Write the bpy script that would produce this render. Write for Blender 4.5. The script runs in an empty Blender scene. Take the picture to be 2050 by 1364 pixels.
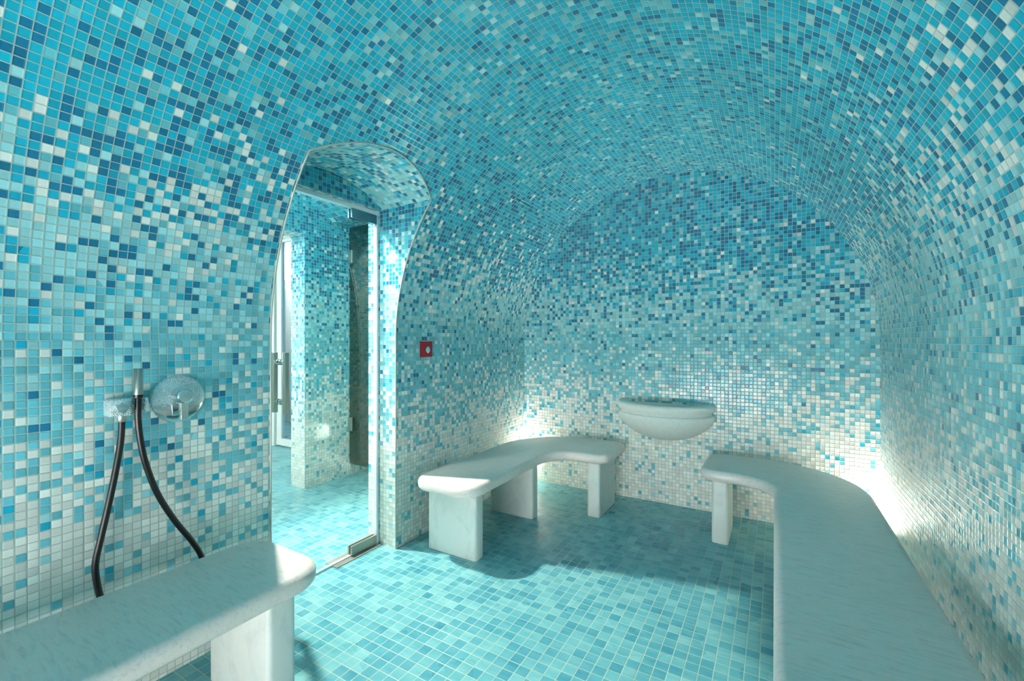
import bpy, bmesh, math, random
from mathutils import Vector
PI = math.pi
C = bpy.context.scene.collection
H = 1.31            # eye height in metres; plan numbers below are in eye heights, z is measured from eye level
random.seed(4)

# ------------------------------------------------------------------ room numbers
XC, RA, RB = -0.557, 1.007, 1.02          # vault centre, half width, rise above eye level
XL, XR = XC - RA, XC + RA
YB, YF = 2.823, -1.5                      # back wall, front wall
YL, YR = 0.935, 1.549                     # doorway jambs
ZS, ZK = 0.637, 0.73                      # doorway arch springing and crown
YM, HW = (YL + YR) / 2, (YR - YL) / 2
AR = (HW ** 2 + (ZK - ZS) ** 2) / (2 * (ZK - ZS))
XO = -1.751                               # corridor face of the doorway wall
XG = -1.687                               # glass door plane
XF = -2.73                                # far corridor wall
ZC = 1.15                                 # corridor ceiling

# ------------------------------------------------------------------ object helpers
def lin(r, g, b):
    f = lambda c: c / 12.92 if c <= 0.04045 else ((c + 0.055) / 1.055) ** 2.4
    return (f(r / 255), f(g / 255), f(b / 255), 1)

class MB:
    """vertices, faces and uvs in eye-height units; build() links one mesh object"""
    def __init__(s): s.v, s.f, s.uv = [], [], []
    def face(s, pts, uv=None):
        n = len(s.v); s.v += [tuple(p) for p in pts]; s.f.append(list(range(n, n + len(pts))))
        s.uv.append([tuple(q) for q in uv] if uv else [(0, 0)] * len(pts))
    def grid(s, rows, uvs=None, closed=False):
        m = len(rows[0]); k = m if closed else m - 1
        for i in range(len(rows) - 1):
            for j in range(k):
                j2 = (j + 1) % m
                pts = [rows[i][j], rows[i][j2], rows[i + 1][j2], rows[i + 1][j]]
                s.face(pts, [uvs[i][j], uvs[i][j2], uvs[i + 1][j2], uvs[i + 1][j]] if uvs else None)
    def box(s, x0, x1, y0, y1, z0, z1, hv=0.0):
        P = lambda x, y, z: (x, y, z)
        for x in (x0, x1): s.face([P(x, y0, z0), P(x, y1, z0), P(x, y1, z1), P(x, y0, z1)], [(y0, z0), (y1, z0), (y1, z1), (y0, z1)])
        for y in (y0, y1): s.face([P(x0, y, z0), P(x1, y, z0), P(x1, y, z1), P(x0, y, z1)], [(x0, z0), (x1, z0), (x1, z1), (x0, z1)])
        for z in (z0, z1): s.face([P(x0, y0, z), P(x1, y0, z), P(x1, y1, z), P(x0, y1, z)], [(x0, y0 + hv), (x1, y0 + hv), (x1, y1 + hv), (x0, y1 + hv)])
    def lathe(s, prof, o, axis='x', n=40, sy=1.0):
        rows = []
        for d, r in prof:
            ring = []
            for k in range(n):
                a = 2 * PI * k / n; p, q = r * math.cos(a), r * math.sin(a)
                ring.append((o[0] + d, o[1] + p, o[2] + q) if axis == 'x' else (o[0] + p, o[1] + d, o[2] + q) if axis == 'y' else (o[0] + p, o[1] + q, o[2] + d))
            rows.append(ring)
        s.grid(rows, closed=True)
        s.face(rows[0]); s.face(rows[-1])
    def tube(s, pts, r, n=14):
        pts = [Vector(p) for p in pts]; rows = []
        up = Vector((1, 0, 0))
        for i, p in enumerate(pts):
            t = (pts[min(i + 1, len(pts) - 1)] - pts[max(i - 1, 0)]).normalized()
            a = up - t * up.dot(t)
            a = a.normalized() if a.length > 1e-6 else Vector((0, 1, 0))
            b = t.cross(a); up = a
            rows.append([p + a * r * math.cos(2 * PI * k / n) + b * r * math.sin(2 * PI * k / n) for k in range(n)])
        s.grid(rows, closed=True); s.face(rows[0]); s.face(rows[-1])
    def build(s, name, mat, parent=None, smooth=None, bevel=0.0, flip_up=False):
        me = bpy.data.meshes.new(name)
        org = Vector(parent['_o']) if parent is not None and '_o' in parent else Vector((0, 0, 0))
        me.from_pydata([((x * H - org.x), (y * H - org.y), ((z + 1) * H - org.z)) for x, y, z in s.v], [], s.f)
        ul = me.uv_layers.new(name='UVMap'); i = 0
        for q in s.uv:
            for a in q: ul.data[i].uv = (a[0] * H, a[1] * H); i += 1
        bm = bmesh.new(); bm.from_mesh(me)
        bmesh.ops.remove_doubles(bm, verts=bm.verts, dist=2e-5)
        bmesh.ops.dissolve_degenerate(bm, edges=bm.edges, dist=1e-6)
        bmesh.ops.recalc_face_normals(bm, faces=bm.faces)
        if bevel:
            ed = [e for e in bm.edges if len(e.link_faces) == 2 and e.calc_face_angle(0) > 0.6]
            bmesh.ops.bevel(bm, geom=ed, offset=bevel * H, segments=3, affect='EDGES', profile=0.5)
        if smooth is not None:
            for f in bm.faces: f.smooth = True
            for e in bm.edges:
                if len(e.link_faces) == 2 and e.calc_face_angle(0) > smooth: e.smooth = False
        bm.to_mesh(me); bm.free()
        if mat: me.materials.append(mat)
        o = bpy.data.objects.new(name, me); C.objects.link(o)
        if parent is not None: o.parent = parent
        return o

def thing(name, label, cat, x, y, z, group=None):
    o = bpy.data.objects.new(name, None); C.objects.link(o)
    o.location = (x * H, y * H, (z + 1) * H); o['_o'] = tuple(o.location)
    o['label'] = label; o['category'] = cat
    o.empty_display_size = 0.1
    if group: o['group'] = group
    return o
def struct(o, label=None):
    o['kind'] = 'structure'
    if label: o['label'] = label
    return o

def rounded(pts, n=14):
    """pts: (x, y, radius) corners -> dense outline"""
    out = []
    for i in range(len(pts)):
        p = Vector(pts[i][:2]); a = Vector(pts[i - 1][:2]); b = Vector(pts[(i + 1) % len(pts)][:2]); r = pts[i][2]
        u = (a - p).normalized(); w = (b - p).normalized()
        ang = u.angle(w); d = r / math.tan(ang / 2)
        c = p + (u + w).normalized() * (r / math.sin(ang / 2))
        s0 = p + u * d - c; s1 = p + w * d - c
        a0 = math.atan2(s0.y, s0.x); a1 = math.atan2(s1.y, s1.x); da = (a1 - a0 + PI) % (2 * PI) - PI
        for k in range(n + 1):
            t = a0 + da * k / n; out.append((c.x + r * math.cos(t), c.y + r * math.sin(t)))
    # even out: split long edges
    res = []
    for i in range(len(out)):
        p = Vector(out[i]); q = Vector(out[(i + 1) % len(out)]); m = max(1, int((q - p).length / 0.06))
        for k in range(m): res.append(tuple(p.lerp(q, k / m)))
    return res
def inset(out, d):
    n = len(out); res = []
    area = sum(out[i][0] * out[(i + 1) % n][1] - out[(i + 1) % n][0] * out[i][1] for i in range(n))
    sg = 1 if area > 0 else -1
    for i in range(n):
        a = Vector(out[i - 1]); b = Vector(out[(i + 1) % n]); t = (b - a).normalized()
        res.append((out[i][0] - t.y * d * sg, out[i][1] + t.x * d * sg))
    return res
def slab_mesh(out, z0, z1, rt, rb, seg=7):
    m = MB(); rows = []
    for k in range(seg + 1):
        a = PI / 2 * (1 - k / seg)
        rows.append([(x, y, z0 + rb * (1 - math.sin(a))) for x, y in inset(out, rb * (1 - math.cos(a)))])
    for k in range(seg + 1):
        a = PI / 2 * k / seg
        rows.append([(x, y, z1 - rt * (1 - math.sin(a))) for x, y in inset(out, rt * (1 - math.cos(a)))])
    rows = [rows[i] for i in range(len(rows))]
    # rb rows ran from side to bottom reversed: order bottom -> side -> top
    b = rows[:seg + 1]; b.sort(key=lambda r: r[0][2]); t = rows[seg + 1:]; t.sort(key=lambda r: r[0][2])
    rows = b + t
    m.grid(rows, closed=True); m.face(rows[0]); m.face(rows[-1])
    return m

# ------------------------------------------------------------------ materials
class NT:
    def __init__(s, name):
        s.m = bpy.data.materials.new(name); s.m.use_nodes = True; s.t = s.m.node_tree; s.t.nodes.clear()
        s.out = s.n('ShaderNodeOutputMaterial')
    def n(s, typ, **kw):
        nd = s.t.nodes.new(typ)
        for k, v in kw.items(): setattr(nd, k, v)
        return nd
    def l(s, a, b): s.t.links.new(a, b)
    def math(s, op, a, b=None, c=None, clamp=False):
        nd = s.n('ShaderNodeMath', operation=op, use_clamp=clamp)
        for i, v in enumerate((a, b, c)):
            if v is None: continue
            if isinstance(v, (int, float)): nd.inputs[i].default_value = v
            else: s.l(v, nd.inputs[i])
        return nd.outputs[0]
    def mixc(s, fac, a, b, blend='MIX'):
        nd = s.n('ShaderNodeMix', data_type='RGBA', blend_type=blend)
        for v, i in ((fac, 0), (a, 6), (b, 7)):
            if isinstance(v, (int, float)): nd.inputs[i].default_value = v
            elif isinstance(v, tuple): nd.inputs[i].default_value = v
            else: s.l(v, nd.inputs[i])
        return nd.outputs[2]
    def smooth(s, x, a, b):
        nd = s.n('ShaderNodeMapRange', interpolation_type='SMOOTHSTEP'); s.l(x, nd.inputs[0])
        nd.inputs[1].default_value = a; nd.inputs[2].default_value = b
        return nd.outputs[0]
    def bsdf(s, color, rough=0.5, metal=0.0, normal=None, **kw):
        b = s.n('ShaderNodeBsdfPrincipled')
        for k, v in (('Base Color', color), ('Roughness', rough), ('Metallic', metal)):
            if isinstance(v, (int, float, tuple)): b.inputs[k].default_value = v
            else: s.l(v, b.inputs[k])
        for k, v in kw.items():
            b.inputs[k.replace('_', ' ')].default_value = v
        if normal is not None: s.l(normal, b.inputs['Normal'])
        s.l(b.outputs[0], s.out.inputs[0]); return b
    def cells(s, pitch, seed, gap):
        """tile id randoms, distance to the joint, joint mask and raw uv"""
        uv = s.n('ShaderNodeUVMap', uv_map='UVMap'); sp = s.n('ShaderNodeSeparateXYZ'); s.l(uv.outputs[0], sp.inputs[0])
        U, V = sp.outputs[0], sp.outputs[1]
        a = s.math('DIVIDE', U, pitch); b = s.math('DIVIDE', V, pitch)
        ca, cb = s.math('FLOOR', a), s.math('FLOOR', b)
        fa, fb = s.math('SUBTRACT', s.math('FRACT', a), 0.5), s.math('SUBTRACT', s.math('FRACT', b), 0.5)
        wn = s.n('ShaderNodeTexWhiteNoise', noise_dimensions='3D'); cx = s.n('ShaderNodeCombineXYZ')
        s.l(ca, cx.inputs[0]); s.l(cb, cx.inputs[1]); cx.inputs[2].default_value = seed
        s.l(cx.outputs[0], wn.inputs[0])
        sc = s.n('ShaderNodeSeparateColor'); s.l(wn.outputs['Color'], sc.inputs[0])
        e = s.math('SUBTRACT', 0.5, s.math('MAXIMUM', s.math('ABSOLUTE', fa), s.math('ABSOLUTE', fb)))
        tile = s.smooth(e, gap * 0.75, gap * 1.25)
        return dict(U=U, V=V, cb=cb, fa=fa, fb=fb, r=wn.outputs[0], r2=sc.outputs[0], r3=sc.outputs[1], r4=sc.outputs[2], e=e, tile=tile, uv=uv.outputs[0])

def mosaic_material(name, seed, vault_len, blue=0.0):
    s = NT(name); p = 0.027
    c = s.cells(p, seed, 0.047)
    # height above eye level along the surface, mirrored over the crown of the vault
    v = s.math('MULTIPLY', s.math('ADD', c['cb'], 0.5), p / H)
    v = s.math('SUBTRACT', vault_len / 2, s.math('ABSOLUTE', s.math('SUBTRACT', v, vault_len / 2)))
    nz = s.n('ShaderNodeTexNoise'); s.l(c['uv'], nz.inputs[0]); nz.inputs['Scale'].default_value = 1.6
    v = s.math('ADD', v, s.math('MULTIPLY', s.math('SUBTRACT', nz.outputs[0], 0.5), 0.10))
    S0, S1 = -1.05, 1.65
    fac = s.math('DIVIDE', s.math('SUBTRACT', v, S0), S1 - S0)
    #        s      white  pale  aqua   turq  (rest deep)
    table = [(-1.0,  .95,  .01,  .04,  .00), (-.72, .90, .02, .08, .00), (-.55, .80, .05, .14, .01), (-.42, .58, .10, .29, .03),
             (-.30,  .36,  .08,  .50,  .05), (-.18, .18, .14, .61, .04), (-.05, .08, .24, .60, .03), (.08, .04, .46, .39, .04),
             (.20,   .06,  .60,  .14,  .08), (.30, .14, .46, .08, .16), (.40, .21, .24, .07, .29), (.50, .16, .11, .06, .42),
             (.62,   .09,  .05,  .07,  .51), (.74, .035, .03, .09, .55), (.88, .008, .02, .13, .60), (1.2, .0, .05, .20, .64), (1.6, .0, .07, .24, .60)]
    rp = s.n('ShaderNodeValToRGB'); rp.color_ramp.interpolation = 'LINEAR'; el = rp.color_ramp.elements
    while len(el) > 1: el.remove(el[-1])
    for i, row in enumerate(table):
        q = (row[0] - (.06 if blue and row[0] > .1 else 0) - S0) / (S1 - S0)
        if i == 0: e = el[0]; e.position = q
        else: e = el.new(q)
        wf = row[1] * (1 - blue) if row[0] > .05 else row[1]
        a = wf; b = row[1] + row[2]; d = b + row[3]; f = d + row[4] * (.84 if blue and row[0] > .6 else 1)
        e.color = (a, b, d, f)
    s.l(fac, rp.inputs[0]); th = s.n('ShaderNodeSeparateColor'); s.l(rp.outputs[0], th.inputs[0])
    lt = lambda t: s.math('LESS_THAN', c['r'], t)
    col = s.mixc(lt(rp.outputs[1]), lin(*DEEP), lin(*TURQ))
    col = s.mixc(lt(th.outputs[2]), col, lin(*AQUA))
    col = s.mixc(lt(th.outputs[1]), col, lin(*PALE))
    col = s.mixc(lt(th.outputs[0]), col, lin(*WHITE))
    hs = s.n('ShaderNodeHueSaturation'); s.l(col, hs.inputs['Color'])
    s.l(s.math('ADD', 0.492, s.math('MULTIPLY', c['r2'], 0.016)), hs.inputs['Hue'])
    s.l(s.math('ADD', 0.82, s.math('MULTIPLY', c['r3'], 0.36)), hs.inputs['Value'])
    # faint streaks inside the glass
    n2 = s.n('ShaderNodeTexNoise'); mp = s.n('ShaderNodeMapping'); s.l(c['uv'], mp.inputs[0]); mp.inputs['Scale'].default_value = (60, 420, 1)
    s.l(mp.outputs[0], n2.inputs[0]); n2.inputs['Scale'].default_value = 1.0
    streak = s.mixc(s.math('MULTIPLY', n2.outputs[0], 0.05), hs.outputs[0], lin(200, 240, 238))
    col = s.mixc(c['tile'], lin(*GROUT), streak)
    tilt = s.math('ADD', s.math('MULTIPLY', c['fa'], s.math('SUBTRACT', c['r3'], 0.5)), s.math('MULTIPLY', c['fb'], s.math('SUBTRACT', c['r4'], 0.5)))
    hgt = s.math('ADD', s.smooth(c['e'], 0.02, 0.16), s.math('MULTIPLY', tilt, 1.3))
    bp = s.n('ShaderNodeBump'); bp.inputs['Strength'].default_value = 1.0; bp.inputs['Distance'].default_value = 0.0009; s.l(hgt, bp.inputs['Height'])
    rough = s.math('SUBTRACT', 0.75, s.math('MULTIPLY', c['tile'], 0.75 - 0.2))
    s.bsdf(col, rough, normal=bp.outputs[0], IOR=1.43)
    return s.m

def floor_material(name):
    s = NT(name); c = s.cells(0.052, 11.0, 0.032)
    rp = s.n('ShaderNodeValToRGB'); el = rp.color_ramp.elements
    while len(el) > 1: el.remove(el[-1])
    for i, (pos, col) in enumerate(((0.0, FL[0]), (0.35, FL[1]), (0.7, FL[2]), (1.0, FL[3]))):
        e = el[0] if i == 0 else el.new(pos)
        e.position = pos; e.color = lin(*col)
    nz = s.n('ShaderNodeTexNoise'); mp = s.n('ShaderNodeMapping'); s.l(c['uv'], mp.inputs[0]); mp.inputs['Scale'].default_value = (9, 30, 1)
    s.l(mp.outputs[0], nz.inputs[0]); nz.inputs['Scale'].default_value = 1.0; nz.inputs['Detail'].default_value = 4
    s.l(s.math('ADD', s.math('MULTIPLY', c['r'], 0.62), s.math('MULTIPLY', s.math('SUBTRACT', nz.outputs[0], 0.28), 0.75)), rp.inputs[0])
    col = s.mixc(c['tile'], lin(*FGROUT), rp.outputs[0])
    n3 = s.n('ShaderNodeTexNoise'); s.l(c['uv'], n3.inputs[0]); n3.inputs['Scale'].default_value = 2.2; n3.inputs['Detail'].default_value = 3
    rough = s.math('ADD', 0.22, s.math('MULTIPLY', s.smooth(n3.outputs[0], 0.35, 0.65), 0.25))
    rough = s.math('ADD', rough, s.math('MULTIPLY', s.math('SUBTRACT', 1.0, c['tile']), 0.3))
    tilt = s.math('ADD', s.math('MULTIPLY', c['fa'], s.math('SUBTRACT', c['r3'], 0.5)), s.math('MULTIPLY', c['fb'], s.math('SUBTRACT', c['r4'], 0.5)))
    hgt = s.math('ADD', s.smooth(c['e'], 0.01, 0.06), s.math('MULTIPLY', tilt, 0.6))
    bp = s.n('ShaderNodeBump'); bp.inputs['Distance'].default_value = 0.0008; s.l(hgt, bp.inputs['Height'])
    s.bsdf(col, rough, normal=bp.outputs[0], IOR=1.45)
    return s.m

def marble_material(name, base, vein, scale=(3, 16, 16), rot=0.5, rough=0.32):
    s = NT(name); tc = s.n('ShaderNodeTexCoord'); mp = s.n('ShaderNodeMapping'); s.l(tc.outputs['Object'], mp.inputs[0])
    mp.inputs['Scale'].default_value = scale; mp.inputs['Rotation'].default_value = (0.15, 0.1, rot)
    n1 = s.n('ShaderNodeTexNoise'); s.l(mp.outputs[0], n1.inputs[0]); n1.inputs['Scale'].default_value = 1.5; n1.inputs['Detail'].default_value = 9; n1.inputs['Roughness'].default_value = 0.68; n1.inputs['Distortion'].default_value = 0.5
    n2 = s.n('ShaderNodeTexNoise'); s.l(tc.outputs['Object'], n2.inputs[0]); n2.inputs['Scale'].default_value = 2.5; n2.inputs['Detail'].default_value = 5
    n3 = s.n('ShaderNodeTexNoise'); s.l(mp.outputs[0], n3.inputs[0]); n3.inputs['Scale'].default_value = 4.0; n3.inputs['Detail'].default_value = 6; n3.inputs['Distortion'].default_value = 1.2
    f = s.math('MULTIPLY', s.smooth(n1.outputs[0], 0.46, 0.72), 0.55)
    col = s.mixc(f, lin(*base), lin(*vein))
    dark = s.math('MULTIPLY', s.math('MULTIPLY', s.smooth(n3.outputs[0], 0.66, 0.74), s.smooth(n2.outputs[0], 0.5, 0.62)), 0.6)
    col = s.mixc(dark, col, lin(128, 138, 138))
    s.bsdf(col, rough); return s.m

def plain(name, col, rough=0.5, metal=0.0, grain=0.04, gscale=60.0, **kw):
    s = NT(name); tc = s.n('ShaderNodeTexCoord'); nz = s.n('ShaderNodeTexNoise'); s.l(tc.outputs['Object'], nz.inputs[0])
    nz.inputs['Scale'].default_value = gscale; nz.inputs['Detail'].default_value = 4
    k = tuple(c * (1 - 2.2 * grain) for c in lin(*col)[:3]) + (1,)
    s.bsdf(s.mixc(nz.outputs[0], lin(*col), k), rough, metal, **kw); return s.m

def wet_chrome(name, low=-0.03):
    """polished chrome speckled with dried water drops on its upper part"""
    s = NT(name); tc = s.n('ShaderNodeTexCoord'); vo = s.n('ShaderNodeTexNoise'); s.l(tc.outputs['Object'], vo.inputs[0]); vo.inputs['Scale'].default_value = 420; vo.inputs['Detail'].default_value = 2
    nz = s.n('ShaderNodeTexNoise'); s.l(tc.outputs['Object'], nz.inputs[0]); nz.inputs['Scale'].default_value = 22
    sp = s.n('ShaderNodeSeparateXYZ'); s.l(tc.outputs['Object'], sp.inputs[0])
    drops = s.math('MULTIPLY', s.smooth(vo.outputs[0], 0.42, 0.54), s.smooth(s.math('ADD', sp.outputs[2], s.math('MULTIPLY', nz.outputs[0], 0.03)), low, low + 0.04))
    bp = s.n('ShaderNodeBump'); bp.inputs['Distance'].default_value = 0.0005; bp.inputs['Strength'].default_value = 0.6; s.l(drops, bp.inputs['Height'])
    k = s.math('MULTIPLY', drops, 0.68)
    s.bsdf(s.mixc(k, lin(222, 228, 230), lin(236, 242, 242)), s.math('ADD', 0.07, s.math('MULTIPLY', drops, 0.3)), s.math('SUBTRACT', 1.0, k), normal=bp.outputs[0]); return s.m

def pane_material(name, tint, gloss=0.08):
    """flat glass: what is behind shows through, with a weak mirror image on top"""
    s = NT(name); tr = s.n('ShaderNodeBsdfTransparent'); tr.inputs[0].default_value = tint
    gl = s.n('ShaderNodeBsdfGlossy'); gl.inputs['Roughness'].default_value = 0.0
    nz = s.n('ShaderNodeTexNoise'); nz.inputs['Scale'].default_value = 3.0
    lw = s.math('POWER', s.n('ShaderNodeLayerWeight').outputs['Facing'], 4.0)
    mx = s.n('ShaderNodeMixShader'); s.l(s.math('ADD', s.math('ADD', s.math('MULTIPLY', lw, gloss * 5), gloss * 0.5), s.math('MULTIPLY', nz.outputs[0], 0.01), clamp=True), mx.inputs[0])
    s.l(tr.outputs[0], mx.inputs[1]); s.l(gl.outputs[0], mx.inputs[2]); s.l(mx.outputs[0], s.out.inputs[0]); return s.m

DEEP, TURQ, AQUA, PALE, WHITE, GROUT = (0, 120, 154), (0, 174, 200), (102, 190, 202), (156, 212, 216), (232, 232, 224), (178, 186, 174)
FL = [(56, 140, 162), (88, 165, 178), (116, 184, 190), (146, 202, 202)]; FGROUT = (176, 196, 180)
VL = PI * (RA + RB) / 2                     # arc length of the vault
M_mos = mosaic_material('glass_mosaic', 3.0, VL)
M_mos2 = mosaic_material('glass_mosaic_end', 7.0, VL, 0.7)
M_floor = floor_material('floor_tiles')
M_marble = marble_material('grey_marble', (240, 226, 217), (190, 188, 187), scale=(9, 55, 55))
M_leg = marble_material('leg_marble', (220, 224, 218), (186, 194, 192), scale=(7, 7, 4), rot=0.2, rough=0.45)
M_stone = marble_material('basin_stone', (232, 234, 226), (208, 214, 206), scale=(30, 30, 30), rot=0, rough=0.7)
M_chrome = plain('chrome', (225, 230, 230), 0.08, 1.0, 0.02)
M_wet = wet_chrome('wet_chrome')
M_wet2 = wet_chrome('spotted_chrome', -0.3)
M_steel = plain('brushed_steel', (190, 190, 182), 0.28, 1.0, 0.05, 120)
M_fit = plain('satin_fitting', (120, 150, 160), 0.25, 0.85, 0.05)
M_plate = plain('satin_plate', (166, 165, 156), 0.42, 0.5, 0.06, 90)
M_black = plain('black_rubber', (12, 13, 13), 0.34, 0, 0.1)
M_white = plain('white_paint', (232, 234, 230), 0.4, 0, 0.02)
M_plaster = plain('white_plaster', (232, 232, 226), 0.8, 0, 0.03, 25)
M_seal = plain('clear_seal', (238, 242, 246), 0.15, 0, 0.02)
M_red = plain('red_plastic', (170, 14, 30), 0.3, 0, 0.08, 30)
M_trim = plain('edge_trim', (190, 192, 180), 0.35, 0.3, 0.04)
M_slot = plain('dark_gap', (10, 50, 60), 0.8, 0, 0.1)
M_glass = pane_material('door_glass', (0.95, 0.985, 0.975, 1))
M_tint = pane_material('tinted_glass', (0.50, 0.55, 0.50, 1), 0.05)

# ------------------------------------------------------------------ the vaulted room
def xv(z):  # left wall / vault surface at a height above eye level
    return XL if z <= 0 else XC - RA * math.sqrt(max(0, 1 - (z / RB) ** 2))
def hole(z):
    if z <= ZS: return YL, YR
    if z >= ZK: return YM, YM
    w = math.sqrt(max(0, AR ** 2 - (z - (ZK - AR)) ** 2)); return YM - w, YM + w
def arc(phi):  # arc length from the left springing
    n = 40; t = 0
    for i in range(n):
        a = phi * (i + .5) / n; t += math.hypot(RA * math.sin(a), RB * math.cos(a)) * phi / n
    return t
m = MB()
a, b = (YF, YL), (YR, YB)
for y0, y1 in (a, b): m.face([(XL, y0, -1), (XL, y1, -1), (XL, y1, 0), (XL, y0, 0)], [(y0, -1), (y1, -1), (y1, 0), (y0, 0)])
struct(m.build('wall_left', M_mos), 'mosaic left wall with the glass doorway')
m = MB(); T = arc(PI)
m.face([(XR, YF, 0), (XR, YB, 0), (XR, YB, -1), (XR, YF, -1)], [(YF, T), (YB, T), (YB, T + 1), (YF, T + 1)])
struct(m.build('wall_right', M_mos), 'mosaic right wall behind the long bench')
phis = [PI * i / 120 for i in range(121)]
for k in range(0, 19):
    phis.append(math.asin((ZK - AR + AR * math.cos(math.asin(HW / AR) * k / 18)) / RB))
phis = sorted(phis); phis = [p for i, p in enumerate(phis) if i == 0 or p - phis[i - 1] > 1e-5]
m = MB(); Y0, Y1 = YF - .04, YB + .04
for p0, p1 in zip(phis, phis[1:]):
    P = []
    for p in (p0, p1):
        P.append((XC - RA * math.cos(p), RB * math.sin(p), arc(p)))
    zm = (P[0][1] + P[1][1]) / 2
    def q(l0, r0, l1, r1):
        m.face([(P[0][0], l0, P[0][1]), (P[0][0], r0, P[0][1]), (P[1][0], r1, P[1][1]), (P[1][0], l1, P[1][1])],
               [(l0, P[0][2]), (r0, P[0][2]), (r1, P[1][2]), (l1, P[1][2])])
    if p1 < PI / 2 and zm < ZK:
        h0, h1 = hole(P[0][1]), hole(P[1][1])
        q(Y0, h0[0], Y0, h1[0]); q(h0[1], Y1, h1[1], Y1)
    else: q(Y0, Y1, Y0, Y1)
struct(m.build('ceiling', M_mos, smooth=0.5), 'barrel vault covered in turquoise mosaic')
def halfw(z): return RA if z <= 0 else RA * math.sqrt(max(0, 1 - (z / RB) ** 2))
def end_wall(name, y, win=None):
    m = MB(); zs = [-1 + .1 * i for i in range(10)] + [RB * math.sin(PI / 2 * i / 48) for i in range(49)]
    if win: zs += [win[2], win[3]]
    zs = sorted(set(zs))
    for z0, z1 in zip(zs, zs[1:]):
        w0, w1 = halfw(z0) + .004, halfw(z1) + .004; zm = (z0 + z1) / 2
        spans = [(-w0, w0, -w1, w1)]
        if win and win[2] < zm < win[3]: spans = [(-w0, win[0] - XC, -w1, win[0] - XC), (win[1] - XC, w0, win[1] - XC, w1)]
        for l0, r0, l1, r1 in spans:
            X = [XC + l0, XC + r0, XC + r1, XC + l1]; Z = [z0, z0, z1, z1]
            m.face([(x, y, z) for x, z in zip(X, Z)], [(x, z) for x, z in zip(X, Z)])
    return m.build(name, M_mos2)
struct(end_wall('wall_back', YB), 'arched mosaic end wall carrying the basin')
FILL_WIN = (-1.46, 0.35, -0.97, -0.56)  # unseen low opening, added to let fill light in from behind the camera
struct(end_wall('wall_front', YF, FILL_WIN))
m = MB(); t = .04
x0, x1, z0, z1 = FILL_WIN
m.box(x0, x0 + t, YF - .05, YF + .02, z0, z1); m.box(x1 - t, x1, YF - .05, YF + .02, z0, z1)
m.box(x0 + t, x1 - t, YF - .05, YF + .02, z0, z0 + t); m.box(x0 + t, x1 - t, YF - .05, YF + .02, z1 - t, z1)
m.box(XC - .02, XC + .02, YF - .04, YF, z0 + t, z1 - t)
struct(m.build('fill_window_1', M_white))  # frame of the added fill-light window
m = MB(); m.face([(-5.2, YF, -1), (XR, YF, -1), (XR, 3.4, -1), (-5.2, 3.4, -1)], [(-5.2, YF), (XR, YF), (XR, 3.4), (-5.2, 3.4)])
struct(m.build('floor', M_floor), 'turquoise square tiled floor')

# doorway reveal: jambs, arch soffit and the tympanum over the glass
zs = [-1, 0] + [ZS * i / 24 for i in range(1, 25)]
lo = [(YL, z) for z in zs]; al = math.asin(HW / AR)
arcp = [(YM + AR * math.sin(-al + 2 * al * k / 40), ZK - AR + AR * math.cos(-al + 2 * al * k / 40)) for k in range(1, 40)]
ro = [(YR, z) for z in reversed(zs)]
outl = lo + arcp + ro
m = MB(); L = [0]
for i in range(1, len(outl)): L.append(L[-1] + math.dist(outl[i], outl[i - 1]))
half = L[-1] / 2
for i in range(len(outl) - 1):
    (ya, za), (yb, zb) = outl[i], outl[i + 1]
    s0, s1 = -1 + min(L[i], L[-1] - L[i]), -1 + min(L[i + 1], L[-1] - L[i + 1])
    if za >= ZS - 1e-6 and zb >= ZS - 1e-6: s0 -= .52; s1 -= .52
    xa, xb = xv(za), xv(zb)
    m.face([(xa, ya, za), (xb, yb, zb), (XO, yb, zb), (XO, ya, za)], [(xa, s0), (xb, s1), (XO, s1), (XO, s0)])
ZT = 0.632; XT = -1.655
pts = [(YL, ZT), (YL, ZS)] + arcp + [(YR, ZS), (YR, ZT)]
for k in range(len(pts) // 2):
    pass
for (ya, za), (yb, zb) in zip(pts[1:-1], pts[2:]):
    if abs(yb - ya) < 1e-6: continue
    for X in (XT, XO): m.face([(X, ya, ZT), (X, yb, ZT), (X, yb, zb), (X, ya, za)], [(ya, ZT + .25), (yb, ZT + .25), (yb, zb + .25), (ya, za + .25)])
m.face([(XT, YL, ZT), (XT, YR, ZT), (XO, YR, ZT), (XO, YL, ZT)], [(YL, -.4), (YR, -.4), (YR, -.3), (YL, -.3)])
struct(m.build('wall_doorway', M_mos2, smooth=0.5), 'arched mosaic reveal around the glass door')
m = MB(); m.tube([(xv(z) + .001, y, z) for y, z in outl], 0.0035, 8)
struct(m.build('trim_1', M_trim, smooth=1.0), 'thin pale edge trim around the arched doorway')

# thin dark gap in the vault mosaic
m = MB(); zz = .7735; xx = xv(zz)
m.box(xx - .004, xx + .003, 2.10, 2.26, zz - .0012, zz + .0012)
struct(m.build('trim_2', M_slot))
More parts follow.
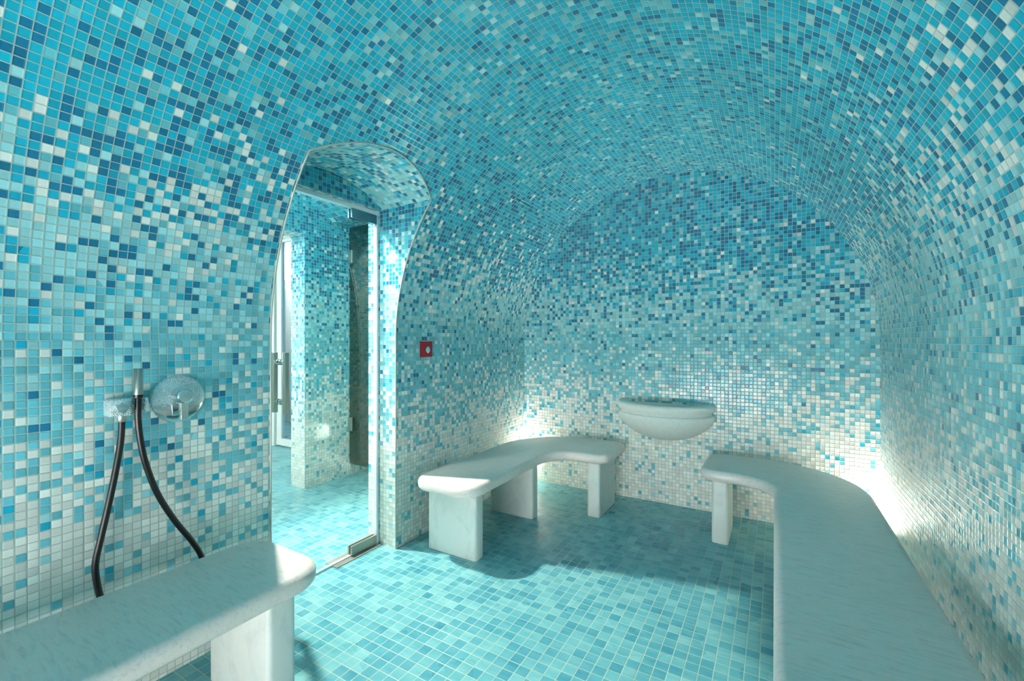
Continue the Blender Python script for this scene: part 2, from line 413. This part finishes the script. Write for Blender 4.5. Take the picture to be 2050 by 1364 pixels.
# ------------------------------------------------------------------ corridor beyond the door
m = MB()
m.face([(XO, YF, -1), (XO, YL, -1), (XO, YL, ZC), (XO, YF, ZC)], [(YF, -1), (YL, -1), (YL, ZC), (YF, ZC)])
m.face([(XO, YR, -1), (XO, 3.4, -1), (XO, 3.4, ZC), (XO, YR, ZC)], [(YR, -1), (3.4, -1), (3.4, ZC), (YR, ZC)])
for (ya, za), (yb, zb) in zip(pts[1:-1], pts[2:]):
    if abs(yb - ya) > 1e-6: m.face([(XO, ya, za), (XO, yb, zb), (XO, yb, ZC), (XO, ya, ZC)], [(ya, za), (yb, zb), (yb, ZC), (ya, ZC)])
struct(m.build('wall_corridor_near', M_mos2))
YP = 1.868; ZL = 0.716
m = MB()
m.box(XF - .15, XF, YP, 3.4, -1, ZC, -2.2); m.box(XF - .15, XF, YF, 0.1, -1, ZC, -2.2); m.box(XF - .15, XF, 0.1, YP, ZL, ZC, -2.2)  # uv shift puts the soffit's strong light into white tiles
struct(m.build('wall_corridor_far', M_mos2), 'mosaic pier and wall across the corridor')
m = MB(); m.box(XF, XO, 3.35, 3.4, -1, ZC)
struct(m.build('wall_cabin_end', M_mos2))
m = MB(); prof = [(1.92, ZC), (1.92, .942), (2.085, .845), (3.35, .845)]
for (ya, za), (yb, zb) in zip(prof, prof[1:]):
    sa, sb = (za, zb) if abs(za - zb) > 1e-6 else (ya - 2.085 + .5, yb - 2.085 + .5)
    m.face([(XF, ya, za), (XO, ya, za), (XO, yb, zb), (XF, yb, zb)], [(XF, sa), (XO, sa), (XO, sb), (XF, sb)])
struct(m.build('ceiling_cabin', M_mos2))
m = MB(); m.box(-5.2, XO, YF, 3.4, ZC, ZC + .05)
struct(m.build('ceiling_corridor', M_plaster))
m = MB()
DX0, DX1 = -4.13, -3.3
m.box(-5.2, DX0, 2.5, 2.6, -1, ZC); m.box(DX1, XF - .15, 2.5, 2.6, -1, ZC); m.box(DX0, DX1, 2.5, 2.6, 1.0, ZC)
struct(m.build('wall_hall_end', M_plaster), 'white plastered wall holding the white outer door')
m = MB(); WX = -5.2
m.box(WX - .05, WX, YF, .5, -1, ZC); m.box(WX - .05, WX, 1.2, 2.6, -1, ZC); m.box(WX - .05, WX, 2.6, 3.4, -1, .75); m.box(WX - .05, WX, .5, 1.2, .5, ZC); m.box(WX - .05, WX, .5, 1.2, -1, -.3)  # unseen side wall, openings sized to limit the light in the hall
struct(m.build('wall_hall_side', M_plaster))
m = MB(); m.box(-5.2, XF - .15, 3.3, 3.4, -1, ZC); struct(m.build('wall_sky_block', M_plaster))  # added wall, blocks the bright sky behind the outer door's pane
m = MB(); m.box(-5.2, XO, YF - .05, YF, -1, ZC)
struct(m.build('wall_hall_front', M_plaster))

# white outer door with a narrow glass pane
d = thing('door_2', 'white framed outer door with narrow glass, left of the mosaic pier', 'door', (DX0 + DX1) / 2, 2.5, -1); d['kind'] = 'structure'
m = MB()
m.box(DX0, DX0 + .045, 2.475, 2.56, -1, 1.0); m.box(DX1 - .045, DX1, 2.475, 2.56, -1, 1.0); m.box(DX0 + .045, DX1 - .045, 2.475, 2.56, .955, 1.0)
m.build('door_frame', M_white, d, bevel=.003)
m = MB(); X0, X1 = DX0 + .05, DX1 - .05; P0, P1 = -4.0, -3.44
m.box(X0, P0, 2.495, 2.53, -.99, .95); m.box(P1, X1, 2.495, 2.53, -.99, .95); m.box(P0, P1, 2.495, 2.53, -.99, -.925); m.box(P0, P1, 2.495, 2.53, .925, .95)
m.build('door_leaf', M_white, d, bevel=.003)
m = MB(); m.box(P0, P1, 2.508, 2.517, -.925, .925); m.build('glass_pane', pane_material('pale_glass', (.80, .88, .97, 1)), d)

# tinted cabin door
d = thing('door_3', 'tinted glass cabin door hinged on the mosaic pier', 'door', XF, 2.23, -1); d['kind'] = 'structure'
m = MB(); m.box(XF + .008, XO - .01, 2.228, 2.236, -.915, .84)
m.build('glass_pane', M_tint, d)
for z in (-.62, .62):
    m = MB(); m.box(XF + .001, XF + .05, 2.216, 2.248, z - .05, z + .05); m.build('hinge', M_steel, d, bevel=.004)

# ------------------------------------------------------------------ the frameless glass door
d = thing('door_1', 'frameless clear glass door in the arched doorway with steel pull handles', 'door', XG, (YL + YR) / 2, -1); d['kind'] = 'structure'
m = MB(); m.box(XG - .004, XG + .004, YL + .012, YR - .014, -.99, .612); m.build('glass_pane', M_glass, d)
m = MB(); m.box(XG - .014, XG + .014, YL + .001, YR - .001, .612, .631); m.build('header_channel', M_seal, d, bevel=.002)
m = MB(); m.box(XG - .012, XG + .012, YR - .016, YR - .002, -.998, .611); m.build('edge_seal', M_seal, d, bevel=.003)
m = MB(); m.box(XG - .006, XG + .006, YL + .002, YR - .018, -.999, -.991); m.build('bottom_seal', M_seal, d)
for nm, z0, z1 in (('top_patch_fitting', .566, .610), ('bottom_patch_fitting', -.990, -.948)):
    m = MB()
    for x in (XG - .016, XG + .0045): m.box(x, x + .0115, 1.382, 1.53, z0, z1)
    m.build(nm, M_fit if z0 > 0 else M_plate, d, bevel=.0015)
m = MB(); m.box(XG - .042, XG + .038, 1.285, 1.54, -.9995, -.996); m.build('pivot_floor_plate', M_plate, d, bevel=.0008)
YH = 1.048
for x, nm in ((-1.651, 'pull_handle'), (-1.724, 'pull_handle')):
    m = MB(); m.box(x - .0085, x + .0085, YH - .0085, YH + .0085, -.288, -.047); hb = m.build(nm, M_steel, d, bevel=.002)
    for z in (-.086, -.243):
        m = MB(); e = XG + (.004 if x > XG else -.004)
        w = x - .0085 if x > XG else x + .0085
        k = 1 if w > e else -1
        m.lathe([(0, .012), (.006 * k, .012), (.006 * k, .0075), ((w - e), .0075)], (e, YH, z), 'x', 20)
        so = m.build('standoff', M_chrome, hb, smooth=.6); so.location = -Vector(hb.location) if False else (0, 0, 0)
        so.data.transform(__import__('mathutils').Matrix.Translation(-Vector(d['_o'])))

# ------------------------------------------------------------------ marble benches
ZB, ZTOP = -0.692, -0.638
BG = 'marble benches along the walls'
def bench(name, label, out, legs, x, y):
    t = thing(name, label, 'bench', x, y, -1, BG)
    slab_mesh(out, ZB, ZTOP, .024, .022).build('seat_slab', M_marble, t, smooth=.7)
    for x0, x1, y0, y1 in legs:
        o = rounded([(x0, y0, .014), (x1, y0, .014), (x1, y1, .014), (x0, y1, .014)], 6)
        slab_mesh(o, -1, ZB, .002, .004, 2).build('leg', M_leg, t, smooth=.5)
    return t
mx = lambda x: 2 * XC - x
far = [(-1.465, 1.535, .10), (-1.112, 1.535, .10), (-1.112, 2.36, .17), (-.79, 2.36, .085), (-.79, 2.772, .085), (-1.465, 2.772, .45)]
fl = [(-1.44, -1.157, 1.637, 1.702), (-1.445, -1.16, 2.188, 2.255), (-.92, -.845, 2.395, 2.68)]
bench('curved_marble_bench', 'short L-shaped grey marble bench beside the red button, left of the basin', rounded(far), fl, -1.29, 2.1)
rt = [(mx(x), y, r) for x, y, r in far]
rt[0] = (rt[0][0], -.62, .1); rt[1] = (rt[1][0], -.62, .1)
rl = [(mx(x1), mx(x0), y0, y1) for x0, x1, y0, y1 in fl[1:]] + [(.043, .326, .9, .965), (.043, .326, -.45, -.385)]
bench('curved_marble_bench', 'long curved grey marble bench along the right wall, nearest on the right', rounded(rt), rl, .18, 1.0)
nl = [(-1.465, -.75, .1), (-1.102, -.75, .1), (-1.102, .838, .1), (-1.465, .838, .1)]
bench('straight_marble_bench', 'straight grey marble bench under the black shower hose at the left', rounded(nl), [(-1.435, -1.135, .672, .752), (-1.435, -1.135, -.6, -.53)], -1.28, .1)

# ------------------------------------------------------------------ wall basin
t = thing('wall_basin', 'half-round pale stone basin on the back wall between two benches', 'basin', -.577, YB, -.6)
prof = [(.0, -.600), (.10, -.600), (.30, -.596), (.50, -.580), (.68, -.556), (.82, -.527), (.92, -.498), (.975, -.470), (.985, -.450), (.972, -.440),
        (.935, -.437), (.922, -.431), (.935, -.424), (.972, -.416), (.992, -.404), (1.0, -.394), (.998, -.386), (.985, -.379), (.95, -.374), (.88, -.372), (.80, -.373), (.765, -.378), (.745, -.39),
        (.72, -.42), (.66, -.46), (.52, -.50), (.32, -.52), (.0, -.525)]
m = MB(); rows = []; N = 64
for r, z in prof:
    rows.append([(-.577 - .285 * r * math.cos(PI * k / N), YB - .002 -   .235 * r * math.sin(PI * k / N) ** 0.92, z) for k in range(N + 1)])
m.grid(rows)
for i in range(len(rows) - 1): m.face([rows[i][0], rows[i + 1][0], rows[i + 1][-1], rows[i][-1]]) if i in () else None
cav = rows[17:]
m.face([(r[0][0], YB - .006, min(r[0][2], -.384)) for r in cav] + [(r[-1][0], YB - .006, min(r[-1][2], -.384)) for r in reversed(cav[:-1])])
m.build('bowl', M_stone, t, smooth=.9)

# ------------------------------------------------------------------ call button
t = thing('emergency_button', 'small square red call button plate on the mosaic wall', 'button', XL, 1.76, -.045)
m = MB(); m.box(XL - .0005, XL + .012, 1.718, 1.802, -.0865, -.0045); pl = m.build('plate', M_red, t, bevel=.002)
m = MB(); m.lathe([(0, .017), (.006, .017), (.008, .015), (.008, .012), (.005, .011)], (XL + .012, 1.76, -.047), 'x', 28); m.build('push_button', M_chrome, t, smooth=.6)

# ------------------------------------------------------------------ shower set
t = thing('shower_mixer', 'round chrome shower mixer plate with lever on the left wall', 'mixer', XL, .644, -.175)
cy, cz = .646, -.177
m = MB(); m.lathe([(0, .0705), (.006, .0705), (.0085, .069), (.011, .060), (.0125, .03), (.013, .001)], (XL + .0005, cy, cz), 'x', 72); m.build('escutcheon', M_wet, t, smooth=.5)
m = MB(); m.lathe([(0, .0225), (.04, .0225), (.044, .0215), (.046, .018)], (XL + .012, cy - .003, cz + .012), 'x', 40); kb = m.build('knob', M_chrome, t, smooth=.5)
m = MB(); m.box(XL + .036, XL + .050, cy - .012, cy + .007, cz - .060, cz - .006); m.build('lever', M_chrome, t, bevel=.002)

t = thing('hose_shower', 'black shower hose with steel nozzle hanging in a chrome wall holder', 'shower', XL, .51, -.18)
m = MB()
def rbox(m, y0, y1, z0, z1, x0, x1, rs):
    o = rounded([(y0, z0, rs[0]), (y1, z0, rs[1]), (y1, z1, rs[2]), (y0, z1, rs[3])], 6)
    rows = [[(x, y, z) for y, z in (inset(o, i))] for x, i in ((x0, 0), (x1 - .002, 0), (x1 - .0006, .0006), (x1, .002))]
    m.grid(rows, closed=True); m.face(rows[0]); m.face(rows[-1])
rbox(m, .472, .518, -.205, -.158, XL + .0005, XL + .048, (.004, .001, .001, .008))
rbox(m, .545, .556, -.202, -.160, XL + .0005, XL + .048, (.001, .005, .006, .001))
rbox(m, .518, .545, -.203, -.160, XL + .0005, XL + .026, (.001, .001, .001, .001))
rbox(m, .556, .5735, -.192, -.178, XL + .0005, XL + .010, (.001, .001, .001, .001))
m.build('holder_plate', M_wet2, t, smooth=.5)
m = MB(); m.lathe([(0, .0125), (.012, .0125), (.0145, .0115), (.015, .009)], (XL + .048, .494, -.182), 'x', 32); m.build('outlet_knob', M_chrome, t, smooth=.5)
m = MB(); m.lathe([(0, .0105), (-.014, .0105), (-.018, .0085)], (-1.535, .502, -.2045), 'z', 24); m.build('hose_connector', M_steel, t, smooth=.5)

def spline(P, n=10):
    P = [Vector(p) for p in P]; out = []
    for i in range(len(P) - 1):
        a, b, c, e = P[max(i - 1, 0)], P[i], P[i + 1], P[min(i + 2, len(P) - 1)]
        for k in range(n):
            u = k / n
            out.append(0.5 * (2 * b + (c - a) * u + (2 * a - 5 * b + 4 * c - e) * u * u + (3 * b - a - 3 * c + e) * u ** 3))
    return out + [P[-1]]
hp = [(-1.535, .502, -.2225), (-1.535, .4999, -.2698), (-1.535, .4934, -.3228), (-1.535, .4829, -.3876), (-1.535, .4693, -.4638), (-1.535, .4551, -.5382),
      (-1.535, .4471, -.5875), (-1.533, .4491, -.6343), (-1.528, .4580, -.69), (-1.52, .480, -.78), (-1.512, .52, -.845), (-1.51, .58, -.872), (-1.51, .635, -.855), (-1.508, .677, -.80), (-1.508, .692, -.735),
      (-1.512, .6885, -.668), (-1.515, .6637, -.6084), (-1.515, .6183, -.5291), (-1.515, .5766, -.439), (-1.515, .5485, -.3467), (-1.515, .536, -.2744),
      (-1.515, .5310, -.2154), (-1.5145, .5312, -.160)]
m = MB(); m.tube(spline(hp), .0078, 16); m.build('hose', M_black, t, smooth=1.0)
m = MB(); m.lathe([(-.158, .0105), (-.150, .0115), (-.1495, .0095)], (-1.5145, .5312, 0), 'z', 28); m.build('collar', M_black, t, smooth=.6)
m = MB(); m.lathe([(-.1495, .0108), (-.079, .0108), (-.0775, .010), (-.0775, .007), (-.085, .006)], (-1.5145, .5312, 0), 'z', 32); m.build('nozzle', M_steel, t, smooth=.6)

# ------------------------------------------------------------------ light
def point(name, x, y, z, power, color, radius):
    l = bpy.data.lights.new(name, 'POINT'); l.energy = power; l.color = color; l.shadow_soft_size = radius
    o = bpy.data.objects.new(name, l); C.objects.link(o); o.location = (x * H, y * H, (z + 1) * H); return o
l = bpy.data.lights.new('corridor_spot', 'SPOT'); l.energy = 500; l.color = (1, .93, .82); l.shadow_soft_size = .03; l.spot_size = math.radians(74); l.spot_blend = .8
o = bpy.data.objects.new('corridor_spot', l); C.objects.link(o); o.location = (-2.25 * H, 1.31 * H, 2.10 * H)
o.rotation_euler = Vector((1.20, .38, -2.1)).to_track_quat('-Z', 'Y').to_euler()
point('hall_light', -3.3, .9, 1.02, 22, (1, .96, .9), .2)
point('corridor_fill', -2.3, .1, 1.0, 95, (1, .95, .88), .15)  # added fill lamp, brightens the pier face and corridor floor
for x in (-1.535, mx(-1.535)):
    l = bpy.data.lights.new('bench_corner_light', 'AREA'); l.shape = 'DISK'; l.size = .09; l.energy = 5.8; l.color = (1, .95, .86); l.spread = math.radians(105)
    o = bpy.data.objects.new('bench_corner_light', l); C.objects.link(o); o.location = (x * H, 2.775 * H, .03 * H); o.rotation_euler = (PI, 0, 0)
point('cabin_fill', -2.2, 2.9, .5, 7, (1, .96, .9), .1)  # added fill lamp, lifts the dark cabin behind the tinted glass
w = bpy.data.worlds.new('daylight'); bpy.context.scene.world = w; w.use_nodes = True
bg = w.node_tree.nodes['Background']; bg.inputs[0].default_value = (1, .98, .96, 1); bg.inputs[1].default_value = 27

# ------------------------------------------------------------------ camera
cam = bpy.data.cameras.new('camera'); co = bpy.data.objects.new('camera', cam); C.objects.link(co)
cam.sensor_width = 36; cam.lens = 889 / 2050 * 36; cam.clip_start = .01
co.location = (0, 0, H); co.rotation_euler = (PI / 2, 0, math.atan2(.509, .861))
sc = bpy.context.scene; sc.camera = co
sc.view_settings.view_transform = 'Standard'; sc.view_settings.look = 'None'; sc.view_settings.gamma = 1
sc.view_settings.use_curve_mapping = False; sc.view_settings.exposure = 0.48
for o in bpy.data.objects:
    if '_o' in o: del o['_o']
